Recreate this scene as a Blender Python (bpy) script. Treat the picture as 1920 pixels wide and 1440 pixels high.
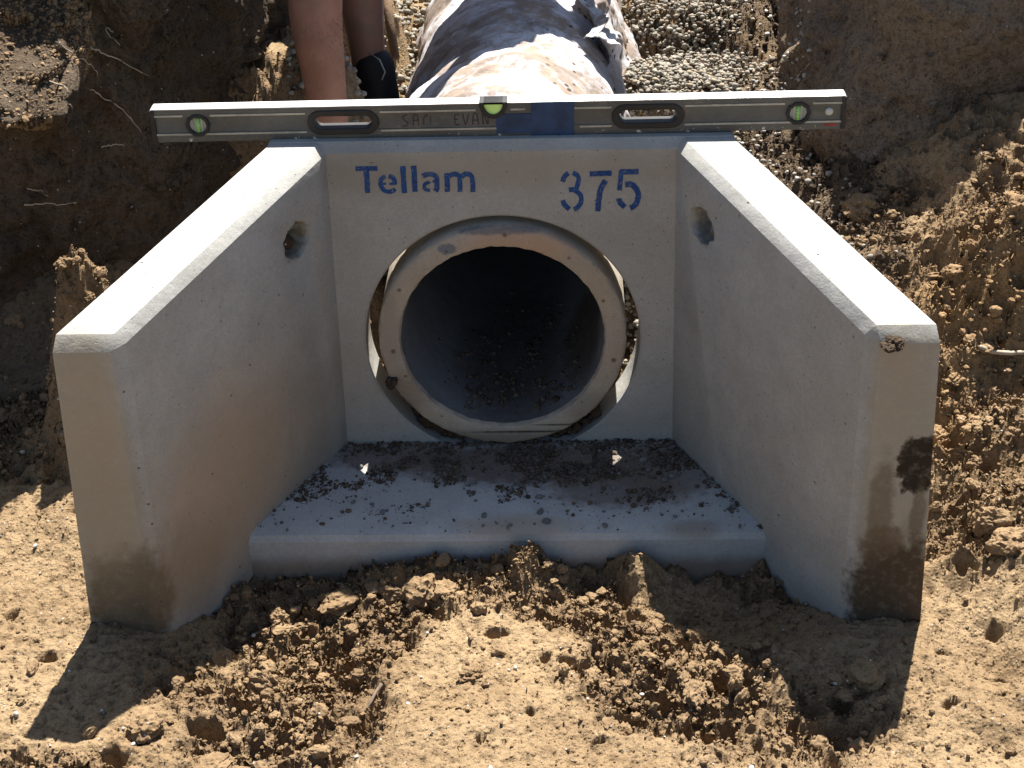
import bpy, bmesh, math, random
import numpy as np
from mathutils import Vector, Matrix

for o in list(bpy.data.objects): bpy.data.objects.remove(o)
random.seed(7)
RNG = np.random.default_rng(11)
S = bpy.context.scene
COL = S.collection

# ------------------------------------------------------------------ camera
F_PX = 3001.7; CAM = np.array([0.1046, -2.581, 1.6835])
PITCH, YAW, ROLL = map(math.radians, (31.0535, -2.1386, -1.7057))
FW = np.array([math.sin(YAW)*math.cos(PITCH), math.cos(YAW)*math.cos(PITCH), -math.sin(PITCH)])
R0 = np.cross(FW, [0, 0, 1]); R0 /= np.linalg.norm(R0); U0 = np.cross(R0, FW)
RT = R0*math.cos(ROLL) + U0*math.sin(ROLL); UP = -R0*math.sin(ROLL) + U0*math.cos(ROLL)
cd = bpy.data.cameras.new('camera'); cam = bpy.data.objects.new('camera', cd); COL.objects.link(cam)
cd.sensor_width = 36; cd.lens = F_PX/1920*36; cd.clip_start = .05; cd.clip_end = 500
M = Matrix(((RT[0], UP[0], -FW[0], CAM[0]), (RT[1], UP[1], -FW[1], CAM[1]), (RT[2], UP[2], -FW[2], CAM[2]), (0, 0, 0, 1)))
cam.matrix_world = M
S.camera = cam
def ray(px, py):
    return FW + RT*(px-960)/F_PX - UP*(py-720)/F_PX
def at_y(px, py, y):
    d = ray(px, py); return CAM + d*(y-CAM[1])/d[1]
def at_z(px, py, z):
    d = ray(px, py); return CAM + d*(z-CAM[2])/d[2]

# ------------------------------------------------------------------ light
SUN = np.array([.12, .53, 1.0]); SUN /= np.linalg.norm(SUN)
w = bpy.data.worlds.new("World"); S.world = w; w.use_nodes = True
nt = w.node_tree; bg = nt.nodes['Background']
sky = nt.nodes.new('ShaderNodeTexSky'); sky.sky_type = 'NISHITA'; sky.sun_disc = False
sky.sun_elevation = math.asin(SUN[2]); sky.sun_rotation = math.atan2(SUN[0], SUN[1])
nt.links.new(sky.outputs[0], bg.inputs[0]); bg.inputs[1].default_value = 0.05
sl = bpy.data.lights.new('sun', 'SUN'); sl.energy = 5.0; sl.angle = math.radians(.5); sl.color = (1, .965, .91)
so = bpy.data.objects.new('sun', sl); COL.objects.link(so)
so.rotation_euler = Vector(SUN).to_track_quat('Z', 'Y').to_euler(); so.location = (1, 3, 6)
S.view_settings.view_transform = 'Standard'; S.view_settings.look = 'None'
S.view_settings.exposure = 1.62; S.view_settings.gamma = 1; S.view_settings.use_curve_mapping = False
S.cycles.max_bounces = 8; S.cycles.diffuse_bounces = 5

PX, PZ, PR, PI_ = -.0065, .2335, .229, .1875               # the pipe: axis x, z, outer and inner radius
# ------------------------------------------------------------------ numpy noise
def _h(ix, iy, seed):
    n = (ix.astype(np.int64)*374761393 + iy.astype(np.int64)*668265263 + seed*974634777) & 0xffffffff
    n = ((n ^ (n >> 13))*1274126177) & 0xffffffff
    n = ((n ^ (n >> 16))*2246822519) & 0xffffffff
    return ((n ^ (n >> 15)) & 0xffffff)/float(0xffffff)
def vn(x, y, s):
    ix = np.floor(x); iy = np.floor(y); fx = x-ix; fy = y-iy
    fx = fx*fx*fx*(fx*(fx*6-15)+10); fy = fy*fy*fy*(fy*(fy*6-15)+10)
    a = _h(ix, iy, s); b = _h(ix+1, iy, s); c = _h(ix, iy+1, s); d = _h(ix+1, iy+1, s)
    return (a*(1-fx)+b*fx)*(1-fy)+(c*(1-fx)+d*fx)*fy
def fbm(x, y, scale, octv, s, gain=.5):
    t = np.zeros_like(x, dtype=float); a = 1.; n = 0.; f = 1/scale
    for i in range(octv):
        t += a*(vn(x*f+i*17.3, y*f-i*9.1, s+i)-.5)*2; n += a; a *= gain; f *= 2.03
    return t/n
def cell(x, y, scale, s):
    """distance to the nearest and second nearest jittered point, and the cell's own random value"""
    X = x/scale; Y = y/scale; ix = np.floor(X); iy = np.floor(Y)
    f1 = np.full(X.shape, 9.); f2 = np.full(X.shape, 9.); idv = np.zeros(X.shape)
    for dx in (-1, 0, 1):
        for dy in (-1, 0, 1):
            cx = ix+dx; cy = iy+dy
            d = np.hypot(cx+_h(cx, cy, s)-X, cy+_h(cx, cy, s+1)-Y)
            v = _h(cx, cy, s+2); nr = d < f1
            f2 = np.where(nr, f1, np.minimum(f2, d)); idv = np.where(nr, v, idv); f1 = np.where(nr, d, f1)
    return f1, f2, idv
def sstep(a, b, x):
    t = np.clip((x-a)/(b-a), 0, 1); return t*t*(3-2*t)
def lumps(x, y, scale, s, keep=.6):
    """rounded clods standing on the surface, 0..1"""
    wx = x + .22*scale*fbm(x, y, scale*.6, 2, s+50); wy = y + .22*scale*fbm(x, y, scale*.6, 2, s+60)
    f1, f2, v = cell(wx, wy, scale, s)
    k = np.clip((f2-f1)*2.2, 0, 1)
    dome = np.sqrt(np.clip(1-(f1/.75)**2, 0, 1))
    return dome*np.sqrt(k)*np.where(v < keep, .35+.65*v/keep, 0)

# ------------------------------------------------------------------ helpers
def mesh_obj(name, verts, faces, mat=None, parent=None, smooth=True):
    me = bpy.data.meshes.new(name)
    if isinstance(verts, np.ndarray) and isinstance(faces, np.ndarray):
        k = faces.shape[1]; nf = len(faces)
        me.vertices.add(len(verts)); me.vertices.foreach_set('co', verts.astype(np.float32).ravel())
        me.loops.add(nf*k); me.loops.foreach_set('vertex_index', faces.astype(np.int32).ravel())
        me.polygons.add(nf); me.polygons.foreach_set('loop_start', np.arange(0, nf*k, k, dtype=np.int32))
        me.polygons.foreach_set('loop_total', np.full(nf, k, dtype=np.int32))
        me.update(calc_edges=True); me.validate()
    else:
        me.from_pydata([tuple(map(float, v)) for v in verts], [], faces); me.update()
    me.polygons.foreach_set('use_smooth', [smooth]*len(me.polygons))
    o = bpy.data.objects.new(name, me); COL.objects.link(o)
    if mat: me.materials.append(mat)
    if parent: o.parent = parent
    return o
def empty(name, loc=(0, 0, 0)):
    o = bpy.data.objects.new(name, None); COL.objects.link(o); o.location = loc; return o
def tag(o, label=None, cat=None, group=None, kind=None):
    if label: o['label'] = label
    if cat: o['category'] = cat
    if group: o['group'] = group
    if kind: o['kind'] = kind
    return o
def evaluated(o, smooth=None, keep_mods=False):
    """replace an object's mesh by its modified mesh"""
    bpy.context.view_layer.update()
    dg = bpy.context.evaluated_depsgraph_get()
    me = bpy.data.meshes.new_from_object(o.evaluated_get(dg), depsgraph=dg)
    o.modifiers.clear(); o.data = me
    if smooth is not None: me.polygons.foreach_set('use_smooth', [smooth]*len(me.polygons))
    return o
def boolean(o, cutters):
    for c in cutters:
        m = o.modifiers.new('cut', 'BOOLEAN'); m.object = c; m.operation = 'DIFFERENCE'; m.solver = 'EXACT'
    evaluated(o)
    for c in cutters: bpy.data.objects.remove(c)
    return o
def bevel(o, wd, seg=2, ang=35):
    m = o.modifiers.new('bevel', 'BEVEL'); m.width = wd; m.segments = seg; m.limit_method = 'ANGLE'; m.angle_limit = math.radians(ang)
    m.harden_normals = False
    return o
def sharp(o, ang=35):
    me = o.data; me.polygons.foreach_set('use_smooth', [True]*len(me.polygons))
    bm = bmesh.new(); bm.from_mesh(me)
    for e in bm.edges:
        if len(e.link_faces) == 2 and e.calc_face_angle(0) > math.radians(ang): e.smooth = False
    bm.to_mesh(me); bm.free(); return o
def box_vf(c, s, v, f):
    n = len(v); x, y, z = c; a, b, d = (t/2 for t in s)
    v += [(x+i*a, y+j*b, z+k*d) for k in (-1, 1) for j in (-1, 1) for i in (-1, 1)]
    f += [tuple(n+q for q in t) for t in ((0, 2, 3, 1), (4, 5, 7, 6), (0, 1, 5, 4), (2, 6, 7, 3), (0, 4, 6, 2), (1, 3, 7, 5))]
def box(name, c, s, mat, parent=None, bev=0):
    v, f = [], []; box_vf(c, s, v, f); o = mesh_obj(name, v, f, mat, parent, False)
    if bev: bevel(o, bev)
    return o
def prism(name, pts, y0, y1, mat, parent=None, smooth=False):
    """outline pts (x,z) extruded along y"""
    n = len(pts); v = [(x, y0, z) for x, z in pts]+[(x, y1, z) for x, z in pts]
    area = sum(pts[i][0]*pts[(i+1) % n][1]-pts[(i+1) % n][0]*pts[i][1] for i in range(n))
    f = [tuple(range(n)), tuple(range(2*n-1, n-1, -1))]+[(i, n+i, n+(i+1) % n, (i+1) % n) for i in range(n)]
    if area < 0: f = [t[::-1] for t in f]
    return mesh_obj(name, v, f, mat, parent, smooth)
def capsule(cx, cz, L, r, n=14):
    p = []
    for i in range(n+1):
        a = -math.pi/2+math.pi*i/n; p.append((cx+L/2-r+r*math.cos(a), cz+r*math.sin(a)))
    for i in range(n+1):
        a = math.pi/2+math.pi*i/n; p.append((cx-L/2+r+r*math.cos(a), cz+r*math.sin(a)))
    return p
def circ(cx, cz, r, n=32):
    return [(cx+r*math.cos(2*math.pi*i/n), cz+r*math.sin(2*math.pi*i/n)) for i in range(n)]
def ring_prism(name, outer, inner, y0, y1, mat, parent):
    n = len(outer); v = []
    for y in (y0, y1):
        v += [(x, y, z) for x, z in outer]+[(x, y, z) for x, z in inner]
    f = []
    for i in range(n):
        j = (i+1) % n
        f += [(i, j, n+j, n+i), (2*n+j, 2*n+i, 3*n+i, 3*n+j), (j, i, 2*n+i, 2*n+j), (n+i, n+j, 3*n+j, 3*n+i)]
    o = mesh_obj(name, v, f, mat, parent, False)
    bm = bmesh.new(); bm.from_mesh(o.data); bmesh.ops.recalc_face_normals(bm, faces=bm.faces); bm.to_mesh(o.data); bm.free()
    return o
def tube(pts, rad, n=6):
    """verts, faces of a tapering tube through pts"""
    P = [Vector(p) for p in pts]; v, f = [], []
    for i, p in enumerate(P):
        d = (P[min(i+1, len(P)-1)]-P[max(i-1, 0)]).normalized()
        a = d.orthogonal().normalized(); b = d.cross(a)
        r = rad[i] if hasattr(rad, '__len__') else rad
        v += [tuple(p+(a*math.cos(2*math.pi*k/n)+b*math.sin(2*math.pi*k/n))*r) for k in range(n)]
    for i in range(len(P)-1):
        for k in range(n):
            q = (k+1) % n; f.append((i*n+k, i*n+q, (i+1)*n+q, (i+1)*n+k))
    f.append(tuple(range(n))[::-1]); f.append(tuple((len(P)-1)*n+k for k in range(n)))
    return v, f
def tube_obj(name, pts, rad, mat, parent=None, n=6):
    v, f = tube(pts, rad, n); return mesh_obj(name, v, f, mat, parent, True)

def _ico(level):
    bm = bmesh.new(); bmesh.ops.create_icosphere(bm, subdivisions=level, radius=1)
    v = np.array([q.co[:] for q in bm.verts]); f = np.array([[q.index for q in t.verts] for t in bm.faces]); bm.free()
    return v, f
ICO = {1: _ico(1), 2: _ico(2), 3: _ico(3), 4: _ico(4)}
def craggy(name, pos, size, mat, level=3, parent=None):
    """broken clods of earth: ridged noise over a subdivided ball, all in one mesh"""
    V, Fc = ICO[level]; m = len(V); Ps = []
    for p, s_ in zip(pos, size):
        sc = RNG.uniform(.6, 1.3, 3); n_ = np.zeros(m); f_ = 1.6; a_ = .34
        for _ in range(4):
            D = RNG.normal(size=(4, 3))*f_; ph = RNG.uniform(0, 6.28, 4)
            n_ += a_*(np.abs(np.sin(V@D.T+ph)).mean(1)-.6)*2.2; f_ *= 2.1; a_ *= .62
        Q = V*(1+n_+RNG.normal(size=m)*.035)[:, None]*sc
        a = RNG.uniform(0, 6.28); R_ = np.array([[math.cos(a), -math.sin(a), 0], [math.sin(a), math.cos(a), 0], [0, 0, .75]])
        Ps.append(Q@R_.T*s_+np.array(p))
    Fa = (Fc[None]+(np.arange(len(Ps))*m)[:, None, None]).reshape(-1, 3)
    return mesh_obj(name, np.concatenate(Ps), Fa, mat, parent, False)
def rocks(name, pos, size, mat, level=1, rough=.3, flat=.75, parent=None, smooth=True, var=None):
    """many irregular stones or clods merged into one mesh; each has its own shape, turn and proportions"""
    V, Fc = ICO[level]; n = len(pos); m = len(V)
    if n == 0: return None
    q = RNG.normal(size=(n, 4)); q /= np.linalg.norm(q, axis=1)[:, None]
    a, b, c, d = q.T
    Rm = np.stack([1-2*(c*c+d*d), 2*(b*c-a*d), 2*(b*d+a*c), 2*(b*c+a*d), 1-2*(b*b+d*d), 2*(c*d-a*b), 2*(b*d-a*c), 2*(c*d+a*b), 1-2*(b*b+c*c)], 1).reshape(n, 3, 3)
    sc = RNG.uniform(*((.45, 1.35) if not smooth else (.65, 1.25)), size=(n, 1, 3))
    if level >= 2:
        k = RNG.normal(size=(n, 5, 3))*1.6; ph = RNG.uniform(0, 6.28, size=(n, 5, 1))
        nz = np.sin(np.einsum('nkj,mj->nkm', k, V)*1.3+ph).sum(1)/3+RNG.normal(size=(n, m))*.25
    else:
        nz = RNG.normal(size=(n, m))*.6
    P = V[None]*(1+rough*nz[..., None])*sc
    P = np.einsum('nij,nmj->nmi', Rm, P)*np.asarray(size)[:, None, None]
    P[..., 2] *= flat
    P += np.asarray(pos)[:, None, :]
    Fa = (Fc[None]+(np.arange(n)*m)[:, None, None]).reshape(-1, 3)
    return mesh_obj(name, P.reshape(-1, 3), Fa, mat, parent, smooth)

# ------------------------------------------------------------------ materials
class NT:
    def __init__(s, name):
        s.m = bpy.data.materials.new(name); s.m.use_nodes = True; s.t = s.m.node_tree; s.b = s.t.nodes['Principled BSDF']
        s.co = s.t.nodes.new('ShaderNodeTexCoord').outputs['Object']
        g = s.t.nodes.new('ShaderNodeNewGeometry'); s.pos = g.outputs['Position']
    def n(s, typ, **k):
        q = s.t.nodes.new(typ)
        for a, v in k.items(): setattr(q, a, v)
        return q
    def put(s, inp, v):
        if hasattr(v, 'is_output'): s.t.links.new(v, inp)
        elif isinstance(v, (tuple, list)) and len(v) == 3 and inp.type == 'RGBA': inp.default_value = (*v, 1)
        else: inp.default_value = v
    def noise(s, scale, detail=4, rough=.55, vec=None, dist=0, ch='Fac'):
        q = s.n('ShaderNodeTexNoise'); s.put(q.inputs['Vector'], vec or s.pos)
        q.inputs['Scale'].default_value = scale; q.inputs['Detail'].default_value = detail
        q.inputs['Roughness'].default_value = rough; q.inputs['Distortion'].default_value = dist
        return q.outputs[ch]
    def vor(s, scale, feature='F1', vec=None, out='Distance', rnd=1):
        q = s.n('ShaderNodeTexVoronoi', feature=feature); s.put(q.inputs['Vector'], vec or s.pos)
        q.inputs['Scale'].default_value = scale; q.inputs['Randomness'].default_value = rnd
        return q.outputs[out]
    def ramp(s, v, a, b, c0=0., c1=1.):
        q = s.n('ShaderNodeMapRange', interpolation_type='SMOOTHSTEP'); s.put(q.inputs[0], v)
        q.inputs[1].default_value = a; q.inputs[2].default_value = b; q.inputs[3].default_value = c0; q.inputs[4].default_value = c1
        return q.outputs[0]
    def math(s, op, a, b=0., clamp=False):
        q = s.n('ShaderNodeMath', operation=op, use_clamp=clamp); s.put(q.inputs[0], a); s.put(q.inputs[1], b); return q.outputs[0]
    def mix(s, f, a, b, mode='MIX'):
        q = s.n('ShaderNodeMix', data_type='RGBA', blend_type=mode)
        s.put(q.inputs[0], f); s.put(q.inputs[6], a); s.put(q.inputs[7], b); return q.outputs[2]
    def blob(s, c, r, soft=.4, nscale=25, namp=.5):
        """0..1 mask of a patch with a ragged rim, at a real place on the object"""
        d = s.n('ShaderNodeVectorMath', operation='SUBTRACT'); s.put(d.inputs[0], s.pos); d.inputs[1].default_value = c
        e = s.n('ShaderNodeVectorMath', operation='DIVIDE'); s.put(e.inputs[0], d.outputs[0]); e.inputs[1].default_value = r
        l = s.n('ShaderNodeVectorMath', operation='LENGTH'); s.put(l.inputs[0], e.outputs[0])
        v = s.math('ADD', l.outputs['Value'], s.math('MULTIPLY', s.math('SUBTRACT', s.noise(nscale, 4, .6), .5), namp*2))
        return s.ramp(v, 1+soft, 1-soft)
    def sep(s, v):
        q = s.n('ShaderNodeSeparateXYZ'); s.put(q.inputs[0], v); return q.outputs
    def bump(s, h, dist, strength=1., prev=None):
        q = s.n('ShaderNodeBump'); s.put(q.inputs['Height'], h); q.inputs['Distance'].default_value = dist
        q.inputs['Strength'].default_value = strength
        if prev: s.put(q.inputs['Normal'], prev)
        return q.outputs[0]
    def done(s, col, rough=.9, normal=None, metal=0., spec=.3):
        s.put(s.b.inputs['Base Color'], col); s.put(s.b.inputs['Roughness'], rough)
        s.b.inputs['Metallic'].default_value = metal; s.b.inputs['Specular IOR Level'].default_value = spec
        if normal: s.put(s.b.inputs['Normal'], normal)
        return s.m

def soil_mat(name, a, b, dark, orange, bumpd=.004, pale=None, painted_shade=()):
    t = NT(name)
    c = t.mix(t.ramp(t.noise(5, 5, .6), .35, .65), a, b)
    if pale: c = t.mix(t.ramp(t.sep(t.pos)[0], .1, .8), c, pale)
    if name == 'sandy_soil':
        at_ = t.n('ShaderNodeAttribute'); at_.attribute_name = 'freshly_dug'
        c = t.mix(t.ramp(at_.outputs['Fac'], .2, .8, 0, .65), c, (.20, .128, .068))
    for ctr, rr in painted_shade: c = t.mix(t.math('MULTIPLY', t.blob(ctr, rr, .5, 8), .85), c, (.11, .08, .052))  # dark blobs: shade at the bank feet painted into the soil colour
    c = t.mix(t.ramp(t.noise(2.1, 3, .6), .55, .75, 0, .75), c, orange)
    c = t.mix(t.ramp(t.noise(45, 5, .7), .45, .72, 0, .6), c, dark)
    c = t.mix(t.ramp(t.noise(320, 3, .7), .4, .7, 0, .35), c, dark)
    peb = t.ramp(t.vor(75), .16, .10); pk = t.ramp(t.vor(75, out='Color'), .70, .74)
    c = t.mix(t.math('MULTIPLY', peb, pk), c, (.42, .40, .36))
    h = t.math('ADD', t.noise(60, 8, .72), t.math('MULTIPLY', t.noise(260, 5, .75), .55))
    nn = t.bump(h, bumpd)
    h2 = t.ramp(t.vor(130), .0, .55, 1, 0)
    nn = t.bump(h2, bumpd*.45, 1, nn)
    return t.done(c, .95, nn, spec=.15)
M_SOIL = soil_mat('sandy_soil', (.35, .246, .138), (.265, .180, .098), (.10, .064, .035), (.36, .23, .11), .006, painted_shade=[((.62, .75, .2), (.17, .6, .4)), ((.66, 1.7, .2), (.20, 1.2, .5)), ((-.95, .35, .1), (.4, .3, .4)), ((-.5, .35, .1), (.25, .25, .3))])
M_CLOD = soil_mat('soil_clod', (.26, .176, .096), (.19, .125, .067), (.085, .053, .03), (.30, .19, .095), .002)
M_BANK = soil_mat('bank_soil', (.135, .100, .067), (.085, .060, .039), (.04, .027, .018), (.13, .088, .05), .008, pale=(.25, .188, .13))  # left bank darker, right one paler: their shade and brightness put into the colour

def concrete_mat(name, base, base2, brown=0., blobs=(), stain_z=None, pits=True, bluish=0.):
    t = NT(name)
    c = t.mix(t.ramp(t.noise(6, 5, .6), .35, .65), base, base2)
    c = t.mix(t.ramp(t.noise(22, 6, .72), .42, .68, 0, .30), c, tuple(q*.66 for q in base))
    c = t.mix(t.ramp(t.noise(130, 4, .7), .35, .7, 0, .34), c, tuple(q*.62 for q in base))
    c = t.mix(t.ramp(t.noise(420, 2, .6), .5, .72, 0, .35), c, tuple(min(1, q*1.35) for q in base))
    # brown aggregate flecks
    fl = t.math('MULTIPLY', t.ramp(t.vor(260), .22, .12), t.ramp(t.vor(260, out='Color'), .55, .6))
    c = t.mix(t.math('MULTIPLY', fl, .7), c, (.21, .13, .075))
    if brown: c = t.mix(t.ramp(t.noise(3.5, 4, .65), .4, .7, 0, brown), c, (.38, .27, .16))
    for (ctr, r, col, amt, soft, ns) in blobs:
        c = t.mix(t.math('MULTIPLY', t.blob(ctr, r, soft, ns), amt), c, col)
    if stain_z:
        z = t.sep(t.pos)[2]
        zz = t.math('ADD', z, t.math('MULTIPLY', t.math('SUBTRACT', t.noise(14, 5, .65), .5), .16))
        c = t.mix(t.ramp(zz, stain_z[1], stain_z[0], 0, .8), c, (.09, .065, .04))
    c = t.mix(t.ramp(t.noise(70, 5, .7), .48, .72, 0, .16), c, (.42, .38, .31))
    h = t.noise(240, 5, .65)
    nn = t.bump(h, .0007)
    if pits:
        pm = t.math('MAXIMUM', t.math('MULTIPLY', t.ramp(t.vor(34), .085, .045), t.ramp(t.vor(34, out='Color'), .62, .66)), t.math('MULTIPLY', t.ramp(t.vor(85), .11, .06), t.ramp(t.vor(85, out='Color'), .60, .64)))
        c = t.mix(t.math('MULTIPLY', pm, .75), c, (.10, .085, .07))
        nn = t.bump(t.math('SUBTRACT', 1., pm), .002, 1, nn)
    nn = t.bump(t.noise(11, 3, .5), .006, 1, nn)
    return t.done(c, .85, nn, spec=.25)
BR = (.36, .24, .13); DK = (.05, .035, .022); GY = (.25, .24, .23)
M_CONC = concrete_mat('precast_concrete', (.378, .368, .338), (.318, .308, .280), blobs=[
    ((-.365, -.088, .480), (.026, .04, .036), (.13, .115, .075), .9, .2, 60), ((.358, -.073, .489), (.026, .04, .036), (.15, .14, .115), .9, .2, 60),
    ((.625, -.52, .22), (.07, .022, .32), (.25, .22, .16), .55, .25, 30), ((-.63, -.52, .26), (.07, .022, .34), (.28, .25, .19), .5, .25, 30),
    ((-.46, -.33, .12), (.13, .2, .16), (.36, .25, .15), .6, .6, 12),
    ((-.61, -.52, .03), (.085, .05, .10), (.06, .040, .022), .95, .3, 36),
    ((-.52, -.46, .03), (.08, .12, .10), (.20, .14, .08), .6, .6, 14), ((-.40, -.2, .10), (.16, .3, .2), (.33, .25, .17), .5, .7, 8),
    ((.635, -.52, .03), (.075, .05, .12), (.05, .033, .018), .95, .22, 40),
    ((.655, -.52, .285), (.036, .05, .055), (.022, .016, .011), 1., .10, 45),
    ((.61, -.52, .14), (.035, .04, .03), (.13, .095, .06), .8, .3, 35),
    
    ((.60, -.52, .20), (.02, .03, .10), (.12, .09, .055), .7, .35, 45), ((.66, -.52, .19), (.012, .03, .06), (.10, .075, .045), .7, .35, 45), ((.605, -.52, .115), (.024, .03, .018), (.08, .055, .035), .75, .6, 35),
    ((.60, -.52, .45), (.04, .05, .10), (.30, .26, .19), .6, .7, 14),
    ((-.63, -.52, .30), (.06, .05, .28), (.30, .25, .17), .6, .7, 9),
    ((0., .0, .565), (.45, .03, .035), (.28, .24, .19), .6, .7, 10),
    ((-.24, .0, .57), (.09, .03, .05), (.24, .225, .19), .5, .6, 18),
    ((.0, -.30, -.01), (.18, .03, .012), (.36, .27, .17), .6, .5, 25)])
M_APRON = concrete_mat('apron_concrete', (.42, .413, .39), (.36, .355, .335), blobs=[
    ((.05, -.08, .0), (.26, .07, .03), (.10, .075, .055), .85, .3, 45), ((-.22, -.05, .0), (.12, .05, .03), (.12, .09, .065), .75, .3, 50), ((.20, -.16, .0), (.12, .06, .03), (.12, .09, .065), .75, .3, 50),
    ((.30, -.10, .0), (.09, .10, .03), (.15, .115, .085), .7, .3, 45),
    ((.02, -.275, .0), (.10, .03, .02), (.34, .26, .17), .6, .5, 22),
    ((.33, -.285, .0), (.05, .02, .02), (.22, .17, .12), .6, .5, 22),
    ((-.1, -.296, -.09), (.9, .02, .035), (.20, .14, .09), .8, .5, 14)], pits=False)
M_PIPE = concrete_mat('pipe_concrete', (.40, .35, .28), (.35, .30, .235), brown=.5, blobs=[
    ((.06, -.03, .43), (.12, .03, .035), (.42, .27, .17), .7, .5, 16),
    ((-.10, -.03, .42), (.018, .03, .012), (.14, .15, .17), .9, .2, 120), ((-.02, -.03, .455), (.12, .03, .008), (.12, .12, .13), .8, .4, 90), ((.15, -.03, .09), (.05, .03, .04), (.24, .21, .17), .7, .4, 60), ((-.21, -.03, .26), (.02, .03, .09), (.27, .23, .18), .6, .4, 60),
    ((-.06, -.03, .017), (.16, .03, .018), (.10, .08, .06), .55, .6, 40),
    ((-.19, -.03, .12), (.045, .03, .05), (.17, .12, .08), .6, .5, 30),
    ((.03, -.0165, .032), (.10, .01, .0022), (.03, .025, .02), .9, .5, 60), ((.10, -.0165, .047), (.05, .01, .002), (.03, .025, .02), .8, .5, 60)]+[
    ((PX+rr_*math.cos(a), -.0165, PZ+rr_*math.sin(a)), (q, .01, q), (.09, .06, .04), .8, .5, 120) for a, q, rr_ in ((1.52, .004, .213), (2.05, .0025, .205), (2.62, .0035, .212), (3.25, .0045, .204), (.93, .003, .207), (.40, .003, .201), (-.22, .0045, .210), (-.75, .002, .200), (-2.2, .0022, .204), (-2.75, .003, .198))])
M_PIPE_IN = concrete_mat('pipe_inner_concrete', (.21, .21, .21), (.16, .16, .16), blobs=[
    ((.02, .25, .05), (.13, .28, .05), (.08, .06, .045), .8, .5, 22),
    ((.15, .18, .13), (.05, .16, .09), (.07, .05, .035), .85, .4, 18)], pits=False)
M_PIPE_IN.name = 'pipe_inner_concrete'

def plain(name, col, rough=.6, metal=0., var=.25, scale=40, bump=0., spec=.4):
    t = NT(name)
    c = t.mix(t.ramp(t.noise(scale, 4, .6), .35, .7), col, tuple(q*(1-var) for q in col))
    return t.done(c, rough, t.bump(t.noise(scale*6, 4, .6), bump) if bump else None, metal, spec)
M_GRAVEL = NT('gravel_stone')
_r = M_GRAVEL.n('ShaderNodeNewGeometry').outputs['Random Per Island']
_c = M_GRAVEL.mix(_r, (.17, .155, .125), (.38, .35, .29)); _c = M_GRAVEL.mix(M_GRAVEL.ramp(_r, .75, .8, 0, .7), _c, (.30, .23, .15))
_c = M_GRAVEL.mix(M_GRAVEL.ramp(M_GRAVEL.noise(150, 4, .6), .45, .7, 0, .5), _c, (.16, .13, .10))
M_GRAVEL = M_GRAVEL.done(_c, .9, M_GRAVEL.bump(M_GRAVEL.noise(500, 3), .001), spec=.2)
M_WSTONE = plain('pale_stone', (.42, .40, .35), .8, var=.3)
M_GSTONE = plain('grey_stone', (.17, .165, .155), .85, var=.4, scale=90, bump=.001)
def crumb_mat():
    t = NT('dark_crumb'); r = t.n('ShaderNodeNewGeometry').outputs['Random Per Island']
    c = t.mix(r, (.055, .038, .026), (.14, .10, .07)); return t.done(c, .95, t.bump(t.noise(400, 3), .001), spec=.15)
M_CRUMB = crumb_mat()
M_MUD = soil_mat('dark_mud', (.085, .058, .038), (.06, .042, .027), (.03, .02, .014), (.11, .07, .038), .002)
M_ROOT = plain('dry_root', (.42, .35, .26), .9, var=.4)
M_TWIG = plain('twig_bark', (.14, .10, .07), .9, var=.4)
M_WOOD = plain('stake_wood', (.20, .12, .06), .8, var=.4, scale=30, bump=.002)

def paint_mat():
    t = NT('blue_stencil_paint')
    k = t.math('MAXIMUM', t.ramp(t.noise(170, 5, .7), .54, .68, 0, .7), t.ramp(t.noise(28, 5, .7), .52, .75, 0, .25))
    c = t.mix(t.ramp(t.noise(25, 3), .35, .7), (.014, .062, .205), (.009, .042, .15))
    c = t.mix(k, c, (.25, .25, .24)); return t.done(c, .7, t.bump(t.noise(240, 5, .65), .0012), spec=.3)
M_PAINT = paint_mat()

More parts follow.
